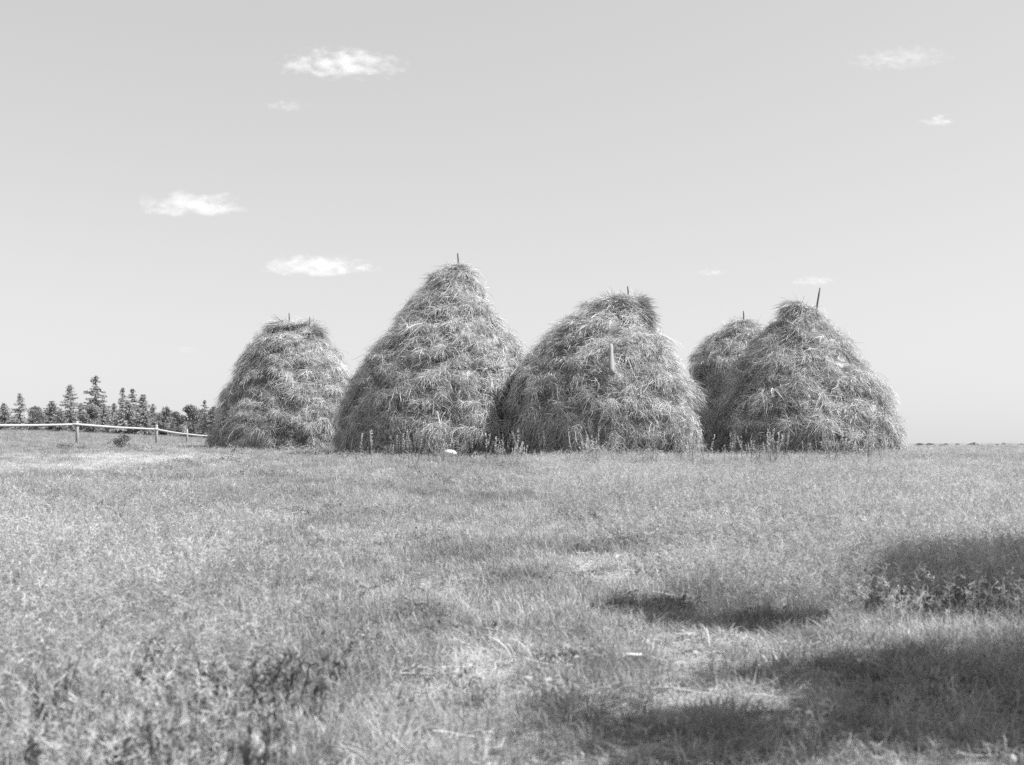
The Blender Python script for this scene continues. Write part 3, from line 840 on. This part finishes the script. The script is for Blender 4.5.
# ------------------------------------------------------------------ clouds: real volumes high in the sky
def cloud_material(name, size, dens, seed, soft):
    m, nt, out = mat_base(name)
    tc = N(nt, 'ShaderNodeTexCoord')
    ln = N(nt, 'ShaderNodeVectorMath', operation='LENGTH')
    mp = N(nt, 'ShaderNodeMapping'); mp.inputs['Scale'].default_value = (1 / size[0], 1 / size[1], 1 / size[2])
    nt.links.new(tc.outputs['Object'], mp.inputs['Vector'])
    sx = N(nt, 'ShaderNodeSeparateXYZ'); cx = N(nt, 'ShaderNodeCombineXYZ'); nt.links.new(mp.outputs[0], sx.inputs[0])      # flatter base than top
    nt.links.new(sx.outputs[0], cx.inputs[0]); nt.links.new(sx.outputs[1], cx.inputs[1])
    nt.links.new(math_node(nt, 'ADD', math_node(nt, 'MAXIMUM', sx.outputs[2], 0.0), math_node(nt, 'MULTIPLY', math_node(nt, 'MINIMUM', sx.outputs[2], 0.0), 2.2)), cx.inputs[2])
    nt.links.new(cx.outputs[0], ln.inputs[0])
    mp2 = N(nt, 'ShaderNodeMapping'); q = 2.2 / size[2]
    mp2.inputs['Scale'].default_value = (q * .45, q * .6, q * .9); mp2.inputs['Location'].default_value = (seed * 3.1, seed * 1.7, seed)
    nt.links.new(tc.outputs['Object'], mp2.inputs['Vector'])
    nz = noise(nt, mp2.outputs[0], 1.0, 3, .5)
    v = math_node(nt, 'SUBTRACT', maprange(nt, nz, .30, .72, -.30, 1.35), math_node(nt, 'POWER', ln.outputs['Value'], 2.0))
    v = math_node(nt, 'MULTIPLY', math_node(nt, 'MAXIMUM', v, 0), dens)
    pv = N(nt, 'ShaderNodeVolumePrincipled')
    pv.inputs['Color'].default_value = (.84, .84, .84, 1); pv.inputs['Anisotropy'].default_value = 0
    nt.links.new(v, pv.inputs['Density'])
    nt.links.new(pv.outputs[0], out.inputs['Volume'])
    return m
clouds = [(341, 66, 72, 15, 1.0, 'bright flat cloud at the top, high above the left end haystack'),
          (195, 208, 62, 17, 1.0, 'small cloud floating at mid height on the left'),
          (318, 269, 66, 15, 1.0, 'small flat cloud between the left end haystack and the peak of the tallest'),
          (900, 60, 60, 10, .28, 'thin cloud at the top right corner'),
          (938, 122, 20, 8, .7, 'little cloud at the right edge below the corner cloud'),
          (287, 107, 26, 8, .25, 'very faint wisp of cloud below the bright top cloud'),
          (186, 351, 13, 6, .35, 'tiny faint cloud low over the treeline'),
          (713, 273, 18, 6, .3, 'tiny faint cloud above the gap between the middle and right haystacks'),
          (813, 282, 28, 7, .3, 'faint wisp of cloud just above the pole of the right end haystack')]
for i, (px, py, hw, hh, den, lab) in enumerate(clouds):
    d = 560.0 * F / (HZ - py)
    k = d / F
    size = (hw * k, hw * k * .6, hh * k)
    nu, nv = 24, 14
    U, V = np.meshgrid(np.linspace(0, 2 * math.pi, nu, endpoint=False), np.linspace(.03, math.pi - .03, nv))
    D = np.stack([np.cos(U) * np.sin(V), np.sin(U) * np.sin(V), np.cos(V)], -1).reshape(-1, 3) * 1.08
    i0 = (np.arange(nv - 1)[:, None] * nu + np.arange(nu)[None]).ravel(); i1 = (np.arange(nv - 1)[:, None] * nu + (np.arange(nu)[None] + 1) % nu).ravel()
    mb = MB(); mb.add(D * np.array(size), Q=np.stack([i0, i0 + nu, i1 + nu, i1], -1),
                      T=[(s, (s + 1) % nu, s) for s in ()])
    n0 = (nv - 1) * nu
    mb.Q.append(np.array([(0, s, s + 1, s + 2) for s in range(1, nu - 2, 2)])); mb.Q.append(np.array([(n0, n0 + s + 2, n0 + s + 1, n0 + s) for s in range(1, nu - 2, 2)]))
    o = link('cloud', mb.mesh('cloud'), cloud_material('cloud_vapour', size, den * .85 / size[2], i + 1, 1), None, ((px - 512) * k, d, HC + (HZ - py) * k))
    tag(o, lab, 'cloud', 'small fair-weather clouds')

# ------------------------------------------------------------------ light
SUN_EL, SUN_A = R(52), R(4)            # A: turned from due right towards the camera
to_sun = Vector((math.cos(SUN_EL) * math.cos(SUN_A), -math.cos(SUN_EL) * math.sin(SUN_A), math.sin(SUN_EL)))
sl = bpy.data.lights.new('sun', 'SUN'); sl.energy = 5.0; sl.angle = R(.53); sl.color = (1, 1, 1)
so = bpy.data.objects.new('sun', sl); C.objects.link(so)
so.rotation_euler = to_sun.to_track_quat('Z', 'Y').to_euler(); so.location = to_sun * 50
w = bpy.data.worlds.new('World'); sc.world = w; w.use_nodes = True
nt = w.node_tree; nt.nodes.clear()
sky = N(nt, 'ShaderNodeTexSky', sky_type='NISHITA', sun_disc=False)
sky.sun_elevation = SUN_EL; sky.sun_rotation = math.atan2(to_sun.x, to_sun.y)
sky.air_density = 1.0; sky.dust_density = .2; sky.altitude = 200
sep = N(nt, 'ShaderNodeSeparateColor'); nt.links.new(sky.outputs[0], sep.inputs[0])
# black and white film, more sensitive to blue than to red
v = math_node(nt, 'ADD', math_node(nt, 'MULTIPLY', sep.outputs[2], .85), math_node(nt, 'MULTIPLY', sep.outputs[0], .15))
v = math_node(nt, 'MULTIPLY', math_node(nt, 'POWER', math_node(nt, 'DIVIDE', v, 4.5), .48), 4.5)   # the film's flat response
cc = N(nt, 'ShaderNodeCombineColor')
for i in range(3): nt.links.new(v, cc.inputs[i])
bg = N(nt, 'ShaderNodeBackground'); bg.inputs['Strength'].default_value = .080
nt.links.new(cc.outputs[0], bg.inputs[0])
wo = N(nt, 'ShaderNodeOutputWorld'); nt.links.new(bg.outputs[0], wo.inputs[0])

# ------------------------------------------------------------------ camera
cam = bpy.data.cameras.new('camera'); co = bpy.data.objects.new('camera', cam); C.objects.link(co)
cam.sensor_width = 36; cam.lens = F / 1024 * 36
cam.shift_y = (HZ - 382.5) / 1024
co.location = (0, 0, HC); co.rotation_euler = (R(90), 0, 0)
cam.clip_start = .1; cam.clip_end = 30000
cam.dof.use_dof = True; cam.dof.focus_distance = 34; cam.dof.aperture_fstop = 2.5
sc.camera = co

sc.view_settings.view_transform = 'Standard'; sc.view_settings.look = 'None'
sc.view_settings.exposure = .96; sc.view_settings.gamma = 1; sc.view_settings.use_curve_mapping = False
cy = sc.cycles
cy.max_bounces = 6; cy.diffuse_bounces = 2; cy.transmission_bounces = 3; cy.transparent_max_bounces = 4; cy.volume_bounces = 6
cy.volume_step_rate = .3; cy.volume_max_steps = 256
cy.use_denoising = False
cy.use_adaptive_sampling = True; cy.adaptive_threshold = .006
cy.filter_width = 1.5
